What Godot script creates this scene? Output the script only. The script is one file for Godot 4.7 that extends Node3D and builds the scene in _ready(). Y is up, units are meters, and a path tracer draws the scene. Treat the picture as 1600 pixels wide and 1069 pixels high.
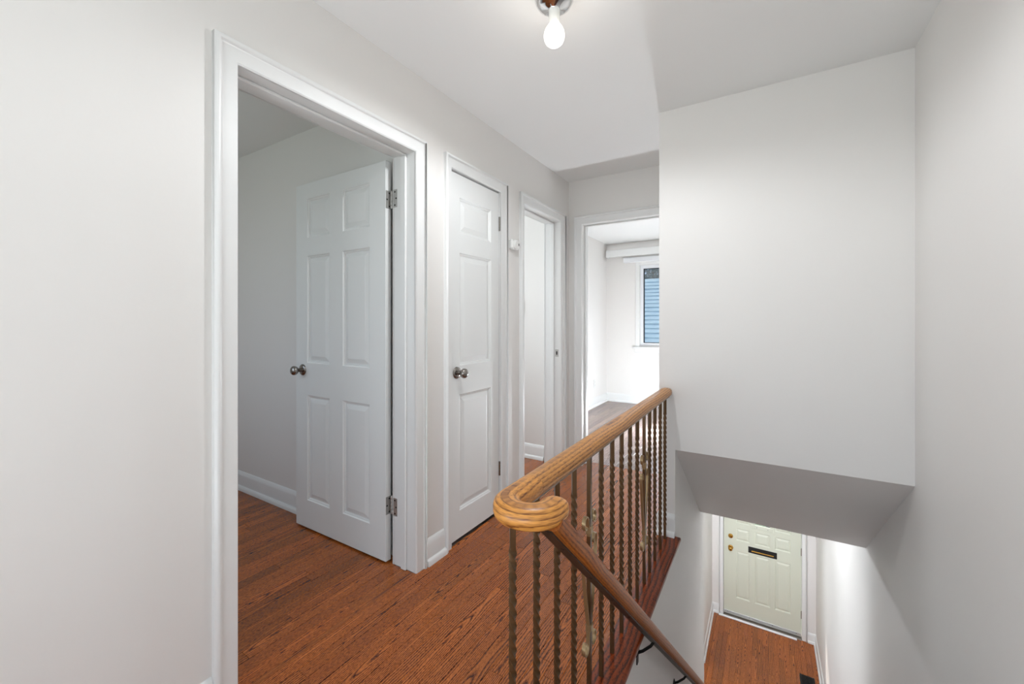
extends Node3D
# Upstairs hallway at the head of a staircase. Floor of the hall is y = 0, the hall runs along -z, metres.

const CE := 2.425        # ceiling of the upper floor
const LF := -2.965       # floor of the entry below
const LC := -0.265       # ceiling of the entry below
const DH := 2.042        # height of the door openings

var M := {}
var X := Transform3D()   # where the shape being made stands
var used := {}
var rng := RandomNumberGenerator.new()

# ------------------------------------------------------------------ shape helpers
func mb() -> SurfaceTool:
	var s := SurfaceTool.new()
	s.begin(Mesh.PRIMITIVE_TRIANGLES)
	s.set_smooth_group(-1)
	s.set_color(Color.WHITE)
	s.set_uv(Vector2.ZERO)
	return s

func tri(s: SurfaceTool, a: Vector3, b: Vector3, c: Vector3, hint: Vector3, uv := []):
	var flip: bool = (b - a).cross(c - a).dot(hint) < 0.0
	if X.basis.determinant() < 0.0:
		flip = not flip
	var order = [0, 1, 2] if flip else [0, 2, 1]
	var p = [a, b, c]
	for i in order:
		if uv.size():
			s.set_uv(uv[i])
		s.add_vertex(X * p[i])

func quad(s: SurfaceTool, a: Vector3, b: Vector3, c: Vector3, d: Vector3, hint: Vector3, uv := []):
	if uv.size():
		tri(s, a, b, c, hint, [uv[0], uv[1], uv[2]])
		tri(s, a, c, d, hint, [uv[0], uv[2], uv[3]])
	else:
		tri(s, a, b, c, hint)
		tri(s, a, c, d, hint)

func box(s: SurfaceTool, lo: Vector3, hi: Vector3, b := 0.0):
	# a box with chamfered edges (b) or sharp ones (b = 0)
	var m := (lo + hi) / 2.0
	var h := (hi - lo) / 2.0
	b = minf(b, minf(h.x, minf(h.y, h.z)) * 0.9)
	var corner := func(sg: Array, axis: int) -> Vector3:
		var v := Vector3.ZERO
		for k in 3:
			v[k] = m[k] + sg[k] * (h[k] - (0.0 if k == axis else b))
		return v
	for ax in 3:
		var u := (ax + 1) % 3
		var w := (ax + 2) % 3
		for sg in [-1, 1]:
			var pts := []
			for e in [[-1, -1], [1, -1], [1, 1], [-1, 1]]:
				var q := [0, 0, 0]
				q[ax] = sg
				q[u] = e[0]
				q[w] = e[1]
				pts.append(corner.call(q, ax))
			var n := Vector3.ZERO
			n[ax] = sg
			quad(s, pts[0], pts[1], pts[2], pts[3], n)
	if b <= 0.0:
		return
	for ax in 3:                          # chamfers along each axis
		var u := (ax + 1) % 3
		var w := (ax + 2) % 3
		for su in [-1, 1]:
			for sw in [-1, 1]:
				var q0 := [0, 0, 0]
				q0[u] = su
				q0[w] = sw
				var q1 := q0.duplicate()
				q0[ax] = -1
				q1[ax] = 1
				var n := Vector3.ZERO
				n[u] = su
				n[w] = sw
				quad(s, corner.call(q0, u), corner.call(q1, u), corner.call(q1, w), corner.call(q0, w), n)
	for sx in [-1, 1]:
		for sy in [-1, 1]:
			for sz in [-1, 1]:
				var q := [sx, sy, sz]
				tri(s, corner.call(q, 0), corner.call(q, 1), corner.call(q, 2), Vector3(sx, sy, sz))

func lathe(s: SurfaceTool, prof: Array, segs := 24, smooth := true):
	# prof: [radius, height] pairs, turned about the local y axis
	if smooth:
		s.set_smooth_group(1)
	for i in prof.size() - 1:
		var r0: float = prof[i][0]
		var y0: float = prof[i][1]
		var r1: float = prof[i + 1][0]
		var y1: float = prof[i + 1][1]
		if smooth and i > 0:
			var d0 := Vector2(r0 - prof[i - 1][0], y0 - prof[i - 1][1]).normalized()
			if d0.dot(Vector2(r1 - r0, y1 - y0).normalized()) < 0.6:
				s.set_smooth_group(i + 2)
		var n2 := Vector2(y1 - y0, r0 - r1)
		for k in segs:
			var a := TAU * k / segs
			var c := TAU * (k + 1) / segs
			var ca := Vector3(cos(a), 0, sin(a))
			var cc := Vector3(cos(c), 0, sin(c))
			var hint := (ca + cc).normalized() * n2.x + Vector3.UP * n2.y
			if prof[0][1] > prof[-1][1]:
				hint = -hint
			var up := Vector3.UP
			if r0 < 1e-6:
				tri(s, up * y0, ca * r1 + up * y1, cc * r1 + up * y1, hint)
			elif r1 < 1e-6:
				tri(s, ca * r0 + up * y0, cc * r0 + up * y0, up * y1, hint)
			else:
				quad(s, ca * r0 + up * y0, cc * r0 + up * y0, cc * r1 + up * y1, ca * r1 + up * y1, hint)
	s.set_smooth_group(-1)

func rings(s: SurfaceTool, rr: Array, smooth := true, caps := true, per_m := 0.0, lane := Vector2(0, 1), vbands := false):
	# joins closed rings of points into a skin; per_m > 0 lays u along the length in metres
	var n: int = rr[0].size()
	var along := 0.0
	for i in rr.size() - 1:
		var c0 := Vector3.ZERO
		var c1 := Vector3.ZERO
		for k in n:
			c0 += rr[i][k] / n
			c1 += rr[i + 1][k] / n
		var step := (c1 - c0).length()
		for k in n:
			var k2 := (k + 1) % n
			if vbands:
				s.set_smooth_group(k + 1)
			elif smooth:
				s.set_smooth_group(1)
			var a: Vector3 = rr[i][k]
			var b: Vector3 = rr[i][k2]
			var c: Vector3 = rr[i + 1][k2]
			var d: Vector3 = rr[i + 1][k]
			var hint := (a + b + c + d) / 4.0 - (c0 + c1) / 2.0
			var uv := []
			if per_m > 0.0:
				var v0 := lerpf(lane.x, lane.y, absf(1.0 - 2.0 * k / float(n)))
				var v1 := lerpf(lane.x, lane.y, absf(1.0 - 2.0 * (k + 1) / float(n)))
				uv = [Vector2(along * per_m, v0), Vector2(along * per_m, v1), Vector2((along + step) * per_m, v1), Vector2((along + step) * per_m, v0)]
			quad(s, a, b, c, d, hint, uv)
		along += step
	s.set_smooth_group(-1)
	if caps:
		for e in [0, rr.size() - 1]:
			var c := Vector3.ZERO
			for k in n:
				c += rr[e][k] / n
			var c2 := Vector3.ZERO
			var other: Array = rr[1] if e == 0 else rr[rr.size() - 2]
			for k in n:
				c2 += other[k] / n
			for k in n:
				tri(s, c, rr[e][k], rr[e][(k + 1) % n], c - c2, [Vector2(0.1, lane.x), Vector2(0.11, lane.x), Vector2(0.11, lane.y)] if per_m > 0.0 else [])

func sweep(path: Array, sec: Array, up := Vector3.UP, scales := []) -> Array:
	# rings of the section (x across, y up) carried along the path
	var out := []
	for i in path.size():
		var t: Vector3 = (path[mini(i + 1, path.size() - 1)] - path[maxi(i - 1, 0)]).normalized()
		var side := t.cross(up).normalized()
		var top := side.cross(t).normalized()
		var k: float = scales[i] if scales.size() else 1.0
		var ring := []
		for p in sec:
			ring.append(path[i] + side * p.x * k + top * p.y * k)
		out.append(ring)
	return out

func circle(r: float, n: int) -> Array:
	var o := []
	for k in n:
		o.append(Vector2(cos(TAU * k / n), sin(TAU * k / n)) * r)
	return o

# ------------------------------------------------------------------ object helpers
func numbered(called: String) -> String:
	if not used.has(called):
		used[called] = 0
		return called
	used[called] += 1
	return "%s_%03d" % [called, used[called]]

func part_name(called: String, parent: Node) -> String:
	# plank, plank_001, plank_002 ... among the children of one parent
	if not parent.has_node(NodePath(called)):
		return called
	var k := 1
	while parent.has_node(NodePath("%s_%03d" % [called, k])):
		k += 1
	return "%s_%03d" % [called, k]

func obj(called: String, s: SurfaceTool, m: Material, parent: Node = self) -> MeshInstance3D:
	s.generate_normals()
	var o := MeshInstance3D.new()
	o.mesh = s.commit()
	o.material_override = null
	o.mesh.surface_set_material(0, m)
	o.cast_shadow = GeometryInstance3D.SHADOW_CASTING_SETTING_ON
	o.name = numbered(called) if parent == self else part_name(called, parent)
	parent.add_child(o, true)
	return o

func thing(called: String, label: String, category: String, group := "") -> Node3D:
	var o := Node3D.new()
	o.name = numbered(called)
	add_child(o, true)
	return tag(o, label, category, group)

func tag(o: Node3D, label: String, category: String, group := "", kind := "") -> Node3D:
	o.set_meta("label", label)
	o.set_meta("category", category)
	if group:
		o.set_meta("group", group)
	if kind:
		o.set_meta("kind", kind)
	return o

func struct(o: Node3D, label: String, category: String) -> Node3D:
	return tag(o, label, category, "", "structure")

func facing(at: Vector3, along: Vector3, out: Vector3) -> Transform3D:
	return Transform3D(Basis(along, Vector3.UP, out), at)

# ------------------------------------------------------------------ materials
func mat(c: Color, rough := 0.6, metal := 0.0) -> StandardMaterial3D:
	var m := StandardMaterial3D.new()
	m.albedo_color = c
	m.roughness = rough
	m.metallic = metal
	return m

func rgb8(r: int, g: int, b: int) -> Color:
	return Color(r / 255.0, g / 255.0, b / 255.0)

func noise_normal(freq: float, strength: float, sd: int) -> NoiseTexture2D:
	var n := FastNoiseLite.new()
	n.seed = sd
	n.frequency = freq
	n.fractal_octaves = 3
	var t := NoiseTexture2D.new()
	t.width = 512
	t.height = 512
	t.seamless = true
	t.as_normal_map = true
	t.bump_strength = strength
	t.noise = n
	return t

func wood(w: int, lanes: int, lane_px: int, lane_mm: float, long_mm: float, light: Color, dark: Color, sd: int, gap_lo: float, gap_hi: float, punch: float) -> ImageTexture:
	# flat-sawn oak: growth rings cut lengthwise, each lane a board of its own, pores drawn out along the grain
	var r := RandomNumberGenerator.new()
	r.seed = sd
	var fine := FastNoiseLite.new()
	fine.seed = sd
	fine.frequency = 1.0
	fine.fractal_type = FastNoiseLite.FRACTAL_NONE
	var slow := FastNoiseLite.new()
	slow.seed = sd + 5
	slow.frequency = 1.0
	slow.fractal_octaves = 2
	var h := lanes * lane_px
	var data := PackedByteArray()
	data.resize(w * h * 3)
	var mm_x := long_mm / w
	var mm_y := lane_mm / lane_px
	for l in lanes:
		var flat := r.randf() < 0.6
		var cx := r.randf_range(-14, 14) if flat else r.randf_range(45, 120) * (1 if r.randf() < 0.5 else -1)
		var h0 := r.randf_range(-8, 8) if flat else r.randf_range(-30, 30)
		var slope := r.randf_range(0.012, 0.035) * (1 if r.randf() < 0.5 else -1)
		var gap := r.randf_range(gap_lo, gap_hi)
		var lift := r.randf_range(0.92, 1.06)
		for i in w:
			var t := i * mm_x
			var tt := t - long_mm * 0.5
			var hh := h0 + slope * tt + slow.get_noise_2d(t * 0.0024, l * 31.0) * 13.0
			var sway := slow.get_noise_2d(t * 0.002, 500.0 + l * 17.0) * 6.0
			for j in lane_px:
				var s := j * mm_y
				var x := s - lane_mm * 0.5 - cx + sway
				var ring := sqrt(x * x + hh * hh) / gap
				var v := ring - floorf(ring)
				var pore := fine.get_noise_2d(t * 0.07, (s + l * 90.0) * 2.6)
				var line := exp(-v * 3.4) * (0.9 + 0.6 * pore) + exp((v - 1.0) * 12.0) * 0.4
				line += maxf(0.0, pore) * 0.3 + 0.06
				line = clampf(line * punch, 0.0, 1.0)
				var k := ((l * lane_px + j) * w + i) * 3
				data[k] = int(clampf(lerpf(light.r, dark.r, line) * lift, 0, 1) * 255.0)
				data[k + 1] = int(clampf(lerpf(light.g, dark.g, line) * lift, 0, 1) * 255.0)
				data[k + 2] = int(clampf(lerpf(light.b, dark.b, line) * lift, 0, 1) * 255.0)
	var im := Image.create_from_data(w, h, false, Image.FORMAT_RGB8, data)
	return ImageTexture.create_from_image(im)

func make_materials():
	M.wall = mat(rgb8(233, 230, 226), 0.55)
	M.wall.normal_enabled = true
	M.wall.normal_texture = noise_normal(0.03, 1.2, 3)
	M.wall.normal_scale = 0.12
	M.wall.uv1_triplanar = true
	M.wall.uv1_world_triplanar = true
	M.wall.uv1_scale = Vector3(1.6, 1.6, 1.6)
	M.ceiling = mat(rgb8(238, 238, 236), 0.8)
	M.trim = mat(rgb8(233, 233, 231), 0.32)
	M.door = mat(rgb8(232, 233, 231), 0.42)
	M.oak = mat(Color.WHITE, 0.27)
	M.oak.metallic_specular = 0.42
	M.oak.albedo_texture = wood(1536, 14, 56, 57.0, 1300.0, rgb8(220, 126, 54), rgb8(60, 23, 6), 11, 5.0, 10.0, 1.1)
	M.oak.vertex_color_use_as_albedo = true
	M.oak.clearcoat_enabled = true
	M.oak.clearcoat = 0.2
	M.oak.clearcoat_roughness = 0.22
	M.oak_sheen = mat(Color.WHITE, 0.27)  # bedroom planks paled: the reflected sheen is put into their colour
	M.oak_sheen.albedo_texture = wood(1024, 14, 40, 57.0, 1300.0, rgb8(178, 156, 148), rgb8(104, 82, 74), 17, 5.0, 10.0, 0.9)
	M.oak_sheen.vertex_color_use_as_albedo = true
	M.nosing = mat(rgb8(132, 70, 38), 0.3)
	M.nosing.albedo_texture = M.oak.albedo_texture
	M.nosing.albedo_color = rgb8(190, 150, 130)
	M.sub = mat(rgb8(52, 30, 18), 0.9)
	M.rail = mat(Color.WHITE, 0.36)
	M.rail.albedo_texture = wood(1024, 4, 80, 70.0, 900.0, rgb8(238, 168, 82), rgb8(112, 62, 24), 29, 4.5, 8.0, 0.95)
	M.rail_worn_shaded = mat(rgb8(186, 156, 130), 0.42)  # rail wood tinted darker for its shaded side as well as wear
	M.rail_worn_shaded.albedo_texture = M.rail.albedo_texture
	M.iron = mat(rgb8(100, 75, 48), 0.3, 0.55)
	M.dark_iron = mat(rgb8(58, 46, 36), 0.45, 0.4)
	M.scroll = mat(rgb8(158, 134, 98), 0.3, 0.6)
	M.black = mat(rgb8(24, 23, 22), 0.45, 0.3)
	M.steel = mat(rgb8(150, 140, 130), 0.4, 0.8)
	M.nickel = mat(rgb8(150, 145, 140), 0.24, 1.0)
	M.hinge = mat(rgb8(190, 188, 184), 0.34, 0.75)
	M.screw = mat(rgb8(48, 44, 40), 0.5, 0.6)
	M.chrome = mat(rgb8(225, 225, 225), 0.08, 1.0)
	M.brass = mat(rgb8(196, 150, 70), 0.22, 1.0)
	M.plastic = mat(rgb8(228, 228, 224), 0.4)
	M.dark_slot = mat(rgb8(20, 20, 20), 0.7)
	M.front = mat(rgb8(216, 219, 202), 0.45)
	M.vinyl = mat(rgb8(240, 241, 243), 0.3)
	M.aluminium = mat(rgb8(200, 203, 204), 0.35, 0.7)
	M.glass = StandardMaterial3D.new()
	M.glass.albedo_color = Color(0.9, 0.97, 1.0, 0.08)
	M.glass.transparency = BaseMaterial3D.TRANSPARENCY_ALPHA
	M.glass.roughness = 0.02
	M.bulb = mat(rgb8(255, 252, 246), 0.3)
	M.bulb.emission_enabled = true
	M.bulb.emission = rgb8(255, 250, 242)
	M.bulb.emission_energy_multiplier = 1.2
	M.bulb_glass = mat(rgb8(235, 235, 230), 0.25)
	M.shingle = mat(rgb8(150, 176, 196), 0.8)
	var sh := NoiseTexture2D.new()
	sh.noise = FastNoiseLite.new()
	sh.noise.seed = 8
	sh.noise.frequency = 0.16
	sh.seamless = true
	var ramp := Gradient.new()
	ramp.set_color(0, rgb8(104, 150, 164))
	ramp.set_color(1, rgb8(214, 238, 240))
	sh.color_ramp = ramp
	M.shingle.albedo_color = Color.WHITE
	M.shingle.albedo_texture = sh
	M.shingle.uv1_triplanar = true
	M.shingle.uv1_world_triplanar = true
	M.shingle.uv1_scale = Vector3(0.9, 0.9, 0.9)
	M.siding = mat(rgb8(168, 190, 204), 0.8)
	M.bark = mat(rgb8(62, 52, 42), 0.9)
	M.leaf_dark = mat(rgb8(28, 66, 66), 0.6)
	M.leaf = mat(rgb8(96, 150, 52), 0.5)
	M.leaf.backlight_enabled = true
	M.leaf.backlight = rgb8(120, 160, 40)
	M.lawn = mat(rgb8(70, 100, 50), 0.9)

# ------------------------------------------------------------------ the setting
func wall_along_z(called: String, label: String, x0: float, x1: float, z0: float, z1: float, y0: float, y1: float, holes := []):
	var s := mb()
	var at := minf(z0, z1)
	var end := maxf(z0, z1)
	holes.sort_custom(func(a, b): return a[0] < b[0])
	for h in holes:
		box(s, Vector3(x0, y0, at), Vector3(x1, y1, h[0]))
		if h[3] < y1:
			box(s, Vector3(x0, h[3], h[0]), Vector3(x1, y1, h[1]))
		if h[2] > y0:
			box(s, Vector3(x0, y0, h[0]), Vector3(x1, h[2], h[1]))
		at = h[1]
	box(s, Vector3(x0, y0, at), Vector3(x1, y1, end))
	return struct(obj(called, s, M.wall), label, "wall")

func wall_along_x(called: String, label: String, z0: float, z1: float, x0: float, x1: float, y0: float, y1: float, holes := []):
	var s := mb()
	var at := x0
	holes.sort_custom(func(a, b): return a[0] < b[0])
	for h in holes:
		box(s, Vector3(at, y0, z0), Vector3(h[0], y1, z1))
		if h[3] < y1:
			box(s, Vector3(h[0], h[3], z0), Vector3(h[1], y1, z1))
		if h[2] > y0:
			box(s, Vector3(h[0], y0, z0), Vector3(h[1], h[2], z1))
		at = h[1]
	box(s, Vector3(at, y0, z0), Vector3(x1, y1, z1))
	return struct(obj(called, s, M.wall), label, "wall")

func slab(called: String, label: String, cat: String, lo: Vector3, hi: Vector3, m: Material):
	var s := mb()
	box(s, lo, hi)
	return struct(obj(called, s, m), label, cat)

const BASE := [[0.0, 0.128], [0.004, 0.126], [0.008, 0.118], [0.012, 0.108], [0.014, 0.1], [0.014, 0.0]]
const SHOE := [[0.012, 0.032], [0.018, 0.031], [0.024, 0.026], [0.028, 0.017], [0.029, 0.0]]

func moulding(s: SurfaceTool, prof: Array, a: Vector3, b: Vector3, n: Vector3, ends := Vector2(0, 0)):
	# extrudes a profile [out, up] from a to b; ends > 0 mitre an outer corner, < 0 an inner one
	var t := (b - a).normalized()
	s.set_smooth_group(2)
	for i in prof.size() - 1:
		var p = prof[i]
		var q = prof[i + 1]
		var a0: Vector3 = a + n * p[0] + Vector3.UP * p[1] - t * p[0] * ends.x
		var a1: Vector3 = a + n * q[0] + Vector3.UP * q[1] - t * q[0] * ends.x
		var b0: Vector3 = b + n * p[0] + Vector3.UP * p[1] + t * p[0] * ends.y
		var b1: Vector3 = b + n * q[0] + Vector3.UP * q[1] + t * q[0] * ends.y
		quad(s, a0, b0, b1, a1, n * 1.0 + Vector3.UP * 0.6)
	s.set_smooth_group(-1)
	for e in [0, 1]:
		var o := a if e == 0 else b
		var sg := -1.0 if e == 0 else 1.0
		var k := ends.x if e == 0 else ends.y
		var pts := []
		for p in prof:
			pts.append(o + n * p[0] + Vector3.UP * p[1] + t * sg * p[0] * k)
		var foot := o
		for i in pts.size() - 1:
			tri(s, foot, pts[i], pts[i + 1], t * sg)

func baseboard(called: String, label: String, a: Vector3, b: Vector3, n: Vector3, ends := Vector2(0, 0)):
	var s := mb()
	moulding(s, BASE, a, b, n, ends)
	var o := obj(called, s, M.trim)
	var q := mb()
	moulding(q, SHOE, a, b, n, ends)
	obj("shoe_moulding", q, M.trim, o)
	return struct(o, label, "baseboard")

const CASE := [[0.0, 0.0], [0.0, 0.009], [0.004, 0.014], [0.046, 0.014], [0.05, 0.016], [0.053, 0.023], [0.059, 0.026], [0.066, 0.024], [0.07, 0.017], [0.07, 0.0]]

func casing(s: SurfaceTool, u0: float, u1: float, top: float, foot := 0.0, k0 := 1.0, k1 := 1.0):
	# in wall axes: u along the wall, y up, z out of the wall; mitred at the corners
	s.set_smooth_group(3)
	for i in CASE.size() - 1:
		var w0: float = CASE[i][0]
		var t0: float = CASE[i][1]
		var w1: float = CASE[i + 1][0]
		var t1: float = CASE[i + 1][1]
		var p := [Vector3(u0 - w0 * k0, foot, t0), Vector3(u0 - w0 * k0, top + w0, t0), Vector3(u1 + w0 * k1, top + w0, t0), Vector3(u1 + w0 * k1, foot, t0)]
		var q := [Vector3(u0 - w1 * k0, foot, t1), Vector3(u0 - w1 * k0, top + w1, t1), Vector3(u1 + w1 * k1, top + w1, t1), Vector3(u1 + w1 * k1, foot, t1)]
		var side := 1.0 if i > 4 else (-1.0 if i < 2 else 0.0)
		s.set_smooth_group(3 if i > 3 and i < 8 else 20 + i)
		quad(s, p[0], p[1], q[1], q[0], Vector3(-side * 2.0, 0, 1))
		quad(s, p[1], p[2], q[2], q[1], Vector3(0, side * 2.0, 1))
		quad(s, p[2], p[3], q[3], q[2], Vector3(side * 2.0, 0, 1))
	s.set_smooth_group(-1)

func door_frame(called: String, label: String, xf: Transform3D, width: float, top: float, depth: float, stop_at: float, k0 := 1.0, k1 := 1.0, back := true):
	# casing on both faces of the wall, jambs, stop; xf stands at the opening's first side on the wall's face
	X = xf
	var s := mb()
	casing(s, 0.0, width, top, 0.0, k0, k1)
	if back:
		X = xf * Transform3D(Basis(Vector3.RIGHT, Vector3.UP, Vector3.FORWARD), Vector3(0, 0, -depth))
		casing(s, 0.0, width, top)
	var o := obj(called, s, M.trim)
	X = xf
	s = mb()
	var j := 0.018
	box(s, Vector3(-j, 0, -depth), Vector3(0, top + j, 0.002), 0.0015)
	box(s, Vector3(width, 0, -depth), Vector3(width + j, top + j, 0.002), 0.0015)
	box(s, Vector3(-j, top, -depth), Vector3(width + j, top + j, 0.002), 0.0015)
	obj("jamb", s, M.trim, o)
	if stop_at > 0.0:
		s = mb()
		var a := -stop_at - 0.036
		var b := -stop_at
		box(s, Vector3(0, 0, a), Vector3(0.012, top, b), 0.004)
		box(s, Vector3(width - 0.012, 0, a), Vector3(width, top, b), 0.004)
		box(s, Vector3(0.012, top - 0.012, a), Vector3(width - 0.012, top, b), 0.004)
		obj("door_stop", s, M.trim, o)
	X = Transform3D()
	return struct(o, label, "door frame")

# ------------------------------------------------------------------ planks
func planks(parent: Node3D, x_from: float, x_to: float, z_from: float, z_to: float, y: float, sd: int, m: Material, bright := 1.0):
	var r := RandomNumberGenerator.new()
	r.seed = sd
	var w := 0.057
	var n := int(ceil((x_to - x_from) / w - 0.05))
	var lanes := 14.0
	for c in n:
		var x0 := x_from + c * w
		var x1 := minf(x0 + w, x_to)
		var z := z_from - (r.randf_range(0.2, 1.1))
		z = z_from
		var first := true
		while z > z_to + 0.01:
			var len := r.randf_range(0.55, 1.2) if not first else r.randf_range(0.15, 1.1)
			first = false
			var ze := z - len
			if ze - z_to < 0.2:
				ze = maxf(z_to, z - 1.28)
			if z - z_to < 1.28 and z - z_to < len + 0.2:
				ze = z_to
			var s := mb()
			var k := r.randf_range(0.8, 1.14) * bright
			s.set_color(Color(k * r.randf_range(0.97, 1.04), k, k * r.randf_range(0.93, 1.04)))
			var lane := r.randi() % 14
			var u0 := r.randf_range(0.0, maxf(0.0, 1.0 - (z - ze) / 1.3))
			var du := (z - ze) / 1.3
			var flip := r.randf() < 0.5
			var v0 := (lane + 0.03) / lanes
			var v1 := (lane + 0.97) / lanes
			if r.randf() < 0.5:
				var vv := v0
				v0 = v1
				v1 = vv
			var ua := u0 + du if flip else u0
			var ub := u0 if flip else u0 + du
			var g := 0.0004
			var b := 0.0011
			var t := y + r.randf_range(-0.0002, 0.0002)
			var A := Vector3(x0 + g + b, t, z - g - b)
			var B := Vector3(x1 - g - b, t, z - g - b)
			var C := Vector3(x1 - g - b, t, ze + g + b)
			var D := Vector3(x0 + g + b, t, ze + g + b)
			var uv := [Vector2(ua, v0), Vector2(ua, v1), Vector2(ub, v1), Vector2(ub, v0)]
			quad(s, A, B, C, D, Vector3.UP, uv)
			var low := Vector3(0, -b, 0)
			var A1 := A + Vector3(-b, 0, b) + low
			var B1 := B + Vector3(b, 0, b) + low
			var C1 := C + Vector3(b, 0, -b) + low
			var D1 := D + Vector3(-b, 0, -b) + low
			quad(s, A, B, B1, A1, Vector3(0, 1, 1), [uv[0], uv[1], uv[1], uv[0]])
			quad(s, B, C, C1, B1, Vector3(1, 1, 0), [uv[1], uv[2], uv[2], uv[1]])
			quad(s, C, D, D1, C1, Vector3(0, 1, -1), [uv[2], uv[3], uv[3], uv[2]])
			quad(s, D, A, A1, D1, Vector3(-1, 1, 0), [uv[3], uv[0], uv[0], uv[3]])
			var dn := Vector3(0, -0.007, 0)
			quad(s, A1, B1, B1 + dn, A1 + dn, Vector3(0, 0, 1), [uv[0], uv[1], uv[1], uv[0]])
			quad(s, B1, C1, C1 + dn, B1 + dn, Vector3(1, 0, 0), [uv[1], uv[2], uv[2], uv[1]])
			quad(s, C1, D1, D1 + dn, C1 + dn, Vector3(0, 0, -1), [uv[2], uv[3], uv[3], uv[2]])
			quad(s, D1, A1, A1 + dn, D1 + dn, Vector3(-1, 0, 0), [uv[3], uv[0], uv[0], uv[3]])
			obj("plank", s, m, parent)
			z = ze

# ------------------------------------------------------------------ doors and their fittings
func ring_panel(parent: Node3D, x0: float, y0: float, x1: float, y1: float, z: float, m: Material, k := 1.0):
	# one moulded panel: ogee down from the face, flat, long bevel up to a raised field
	var s := mb()
	var steps := [[0.0, 0.0], [0.004 * k, -0.0045], [0.009 * k, -0.006], [0.013 * k, -0.011], [0.018 * k, -0.011], [0.04 * k, -0.003], [0.042 * k, -0.0026]]
	for i in steps.size() - 1:
		var a: float = steps[i][0]
		var d: float = z + steps[i][1]
		var b: float = steps[i + 1][0]
		var e: float = z + steps[i + 1][1]
		var p := [Vector3(x0 + a, y0 + a, d), Vector3(x1 - a, y0 + a, d), Vector3(x1 - a, y1 - a, d), Vector3(x0 + a, y1 - a, d)]
		var q := [Vector3(x0 + b, y0 + b, e), Vector3(x1 - b, y0 + b, e), Vector3(x1 - b, y1 - b, e), Vector3(x0 + b, y1 - b, e)]
		for k2 in 4:
			quad(s, p[k2], p[(k2 + 1) % 4], q[(k2 + 1) % 4], q[k2], Vector3(0, 0, 1))
	var c: float = steps[-1][0]
	var f: float = z + steps[-1][1]
	quad(s, Vector3(x0 + c, y0 + c, f), Vector3(x1 - c, y0 + c, f), Vector3(x1 - c, y1 - c, f), Vector3(x0 + c, y1 - c, f), Vector3(0, 0, 1))
	return obj("panel", s, m, parent)

func leaf_body(s: SurfaceTool, w: float, y0: float, y1: float, t: float, rects: Array, both := true):
	# slab from x 0..w, y y0..y1, face at z = 0, back at -t; holes in the face where the panels go
	var b := 0.0015
	var xs := [b, w - b]
	var ys := [y0 + b, y1 - b]
	for r in rects:
		for v in [r[0], r[2]]:
			if not xs.has(v):
				xs.append(v)
		for v in [r[1], r[3]]:
			if not ys.has(v):
				ys.append(v)
	xs.sort()
	ys.sort()
	for i in xs.size() - 1:
		for j in ys.size() - 1:
			var cx: float = (xs[i] + xs[i + 1]) / 2.0
			var cy: float = (ys[j] + ys[j + 1]) / 2.0
			var open := false
			for r in rects:
				if cx > r[0] and cx < r[2] and cy > r[1] and cy < r[3]:
					open = true
			if not open:
				quad(s, Vector3(xs[i], ys[j], 0), Vector3(xs[i + 1], ys[j], 0), Vector3(xs[i + 1], ys[j + 1], 0), Vector3(xs[i], ys[j + 1], 0), Vector3(0, 0, 1))
			if both or not open:
				quad(s, Vector3(xs[i], ys[j], -t), Vector3(xs[i + 1], ys[j], -t), Vector3(xs[i + 1], ys[j + 1], -t), Vector3(xs[i], ys[j + 1], -t), Vector3(0, 0, -1))
	var p := [Vector3(b, y0 + b, 0), Vector3(w - b, y0 + b, 0), Vector3(w - b, y1 - b, 0), Vector3(b, y1 - b, 0)]
	var q := [Vector3(0, y0, -b), Vector3(w, y0, -b), Vector3(w, y1, -b), Vector3(0, y1, -b)]
	var o := [Vector3(0, y0, -t + b), Vector3(w, y0, -t + b), Vector3(w, y1, -t + b), Vector3(0, y1, -t + b)]
	var e := [Vector3(b, y0 + b, -t), Vector3(w - b, y0 + b, -t), Vector3(w - b, y1 - b, -t), Vector3(b, y1 - b, -t)]
	var out := [Vector3.DOWN, Vector3.RIGHT, Vector3.UP, Vector3.LEFT]
	for k in 4:
		var k2 := (k + 1) % 4
		quad(s, p[k], p[k2], q[k2], q[k], out[k] + Vector3(0, 0, 1))
		quad(s, q[k], q[k2], o[k2], o[k], out[k])
		quad(s, o[k], o[k2], e[k2], e[k], out[k] + Vector3(0, 0, -1))

func knob(parent: Node3D, x: float, y: float, z: float, m: Material, big := 1.0):
	var keep := X
	X = keep * Transform3D(Basis(Vector3.RIGHT, Vector3.BACK, Vector3.DOWN), Vector3(x, y, z))
	var s := mb()
	lathe(s, [[0.0105 * big, 0.008], [0.0105 * big, 0.03], [0.013 * big, 0.034], [0.021 * big, 0.039], [0.026 * big, 0.047], [0.027 * big, 0.054], [0.0255 * big, 0.061], [0.02 * big, 0.067], [0.011 * big, 0.0705], [0.0, 0.071]], 28)
	var k := obj("knob", s, m, parent)
	s = mb()
	lathe(s, [[0.033 * big, 0.0], [0.033 * big, 0.003], [0.031 * big, 0.006], [0.026 * big, 0.0085], [0.017 * big, 0.012], [0.0105 * big, 0.0125]], 28)
	obj("rose", s, m, k)
	X = keep

func screw(parent: Node3D, at: Vector3, n: Vector3, m: Material, r := 0.0045):
	var keep := X
	var a := n.cross(Vector3.UP if absf(n.y) < 0.9 else Vector3.RIGHT).normalized()
	X = keep * Transform3D(Basis(a, n, a.cross(n)), at)
	var s := mb()
	lathe(s, [[r, -0.0005], [r, 0.0004], [r * 0.6, 0.0009], [0, 0.001]], 8)
	obj("screw", s, m, parent)
	X = keep

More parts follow.
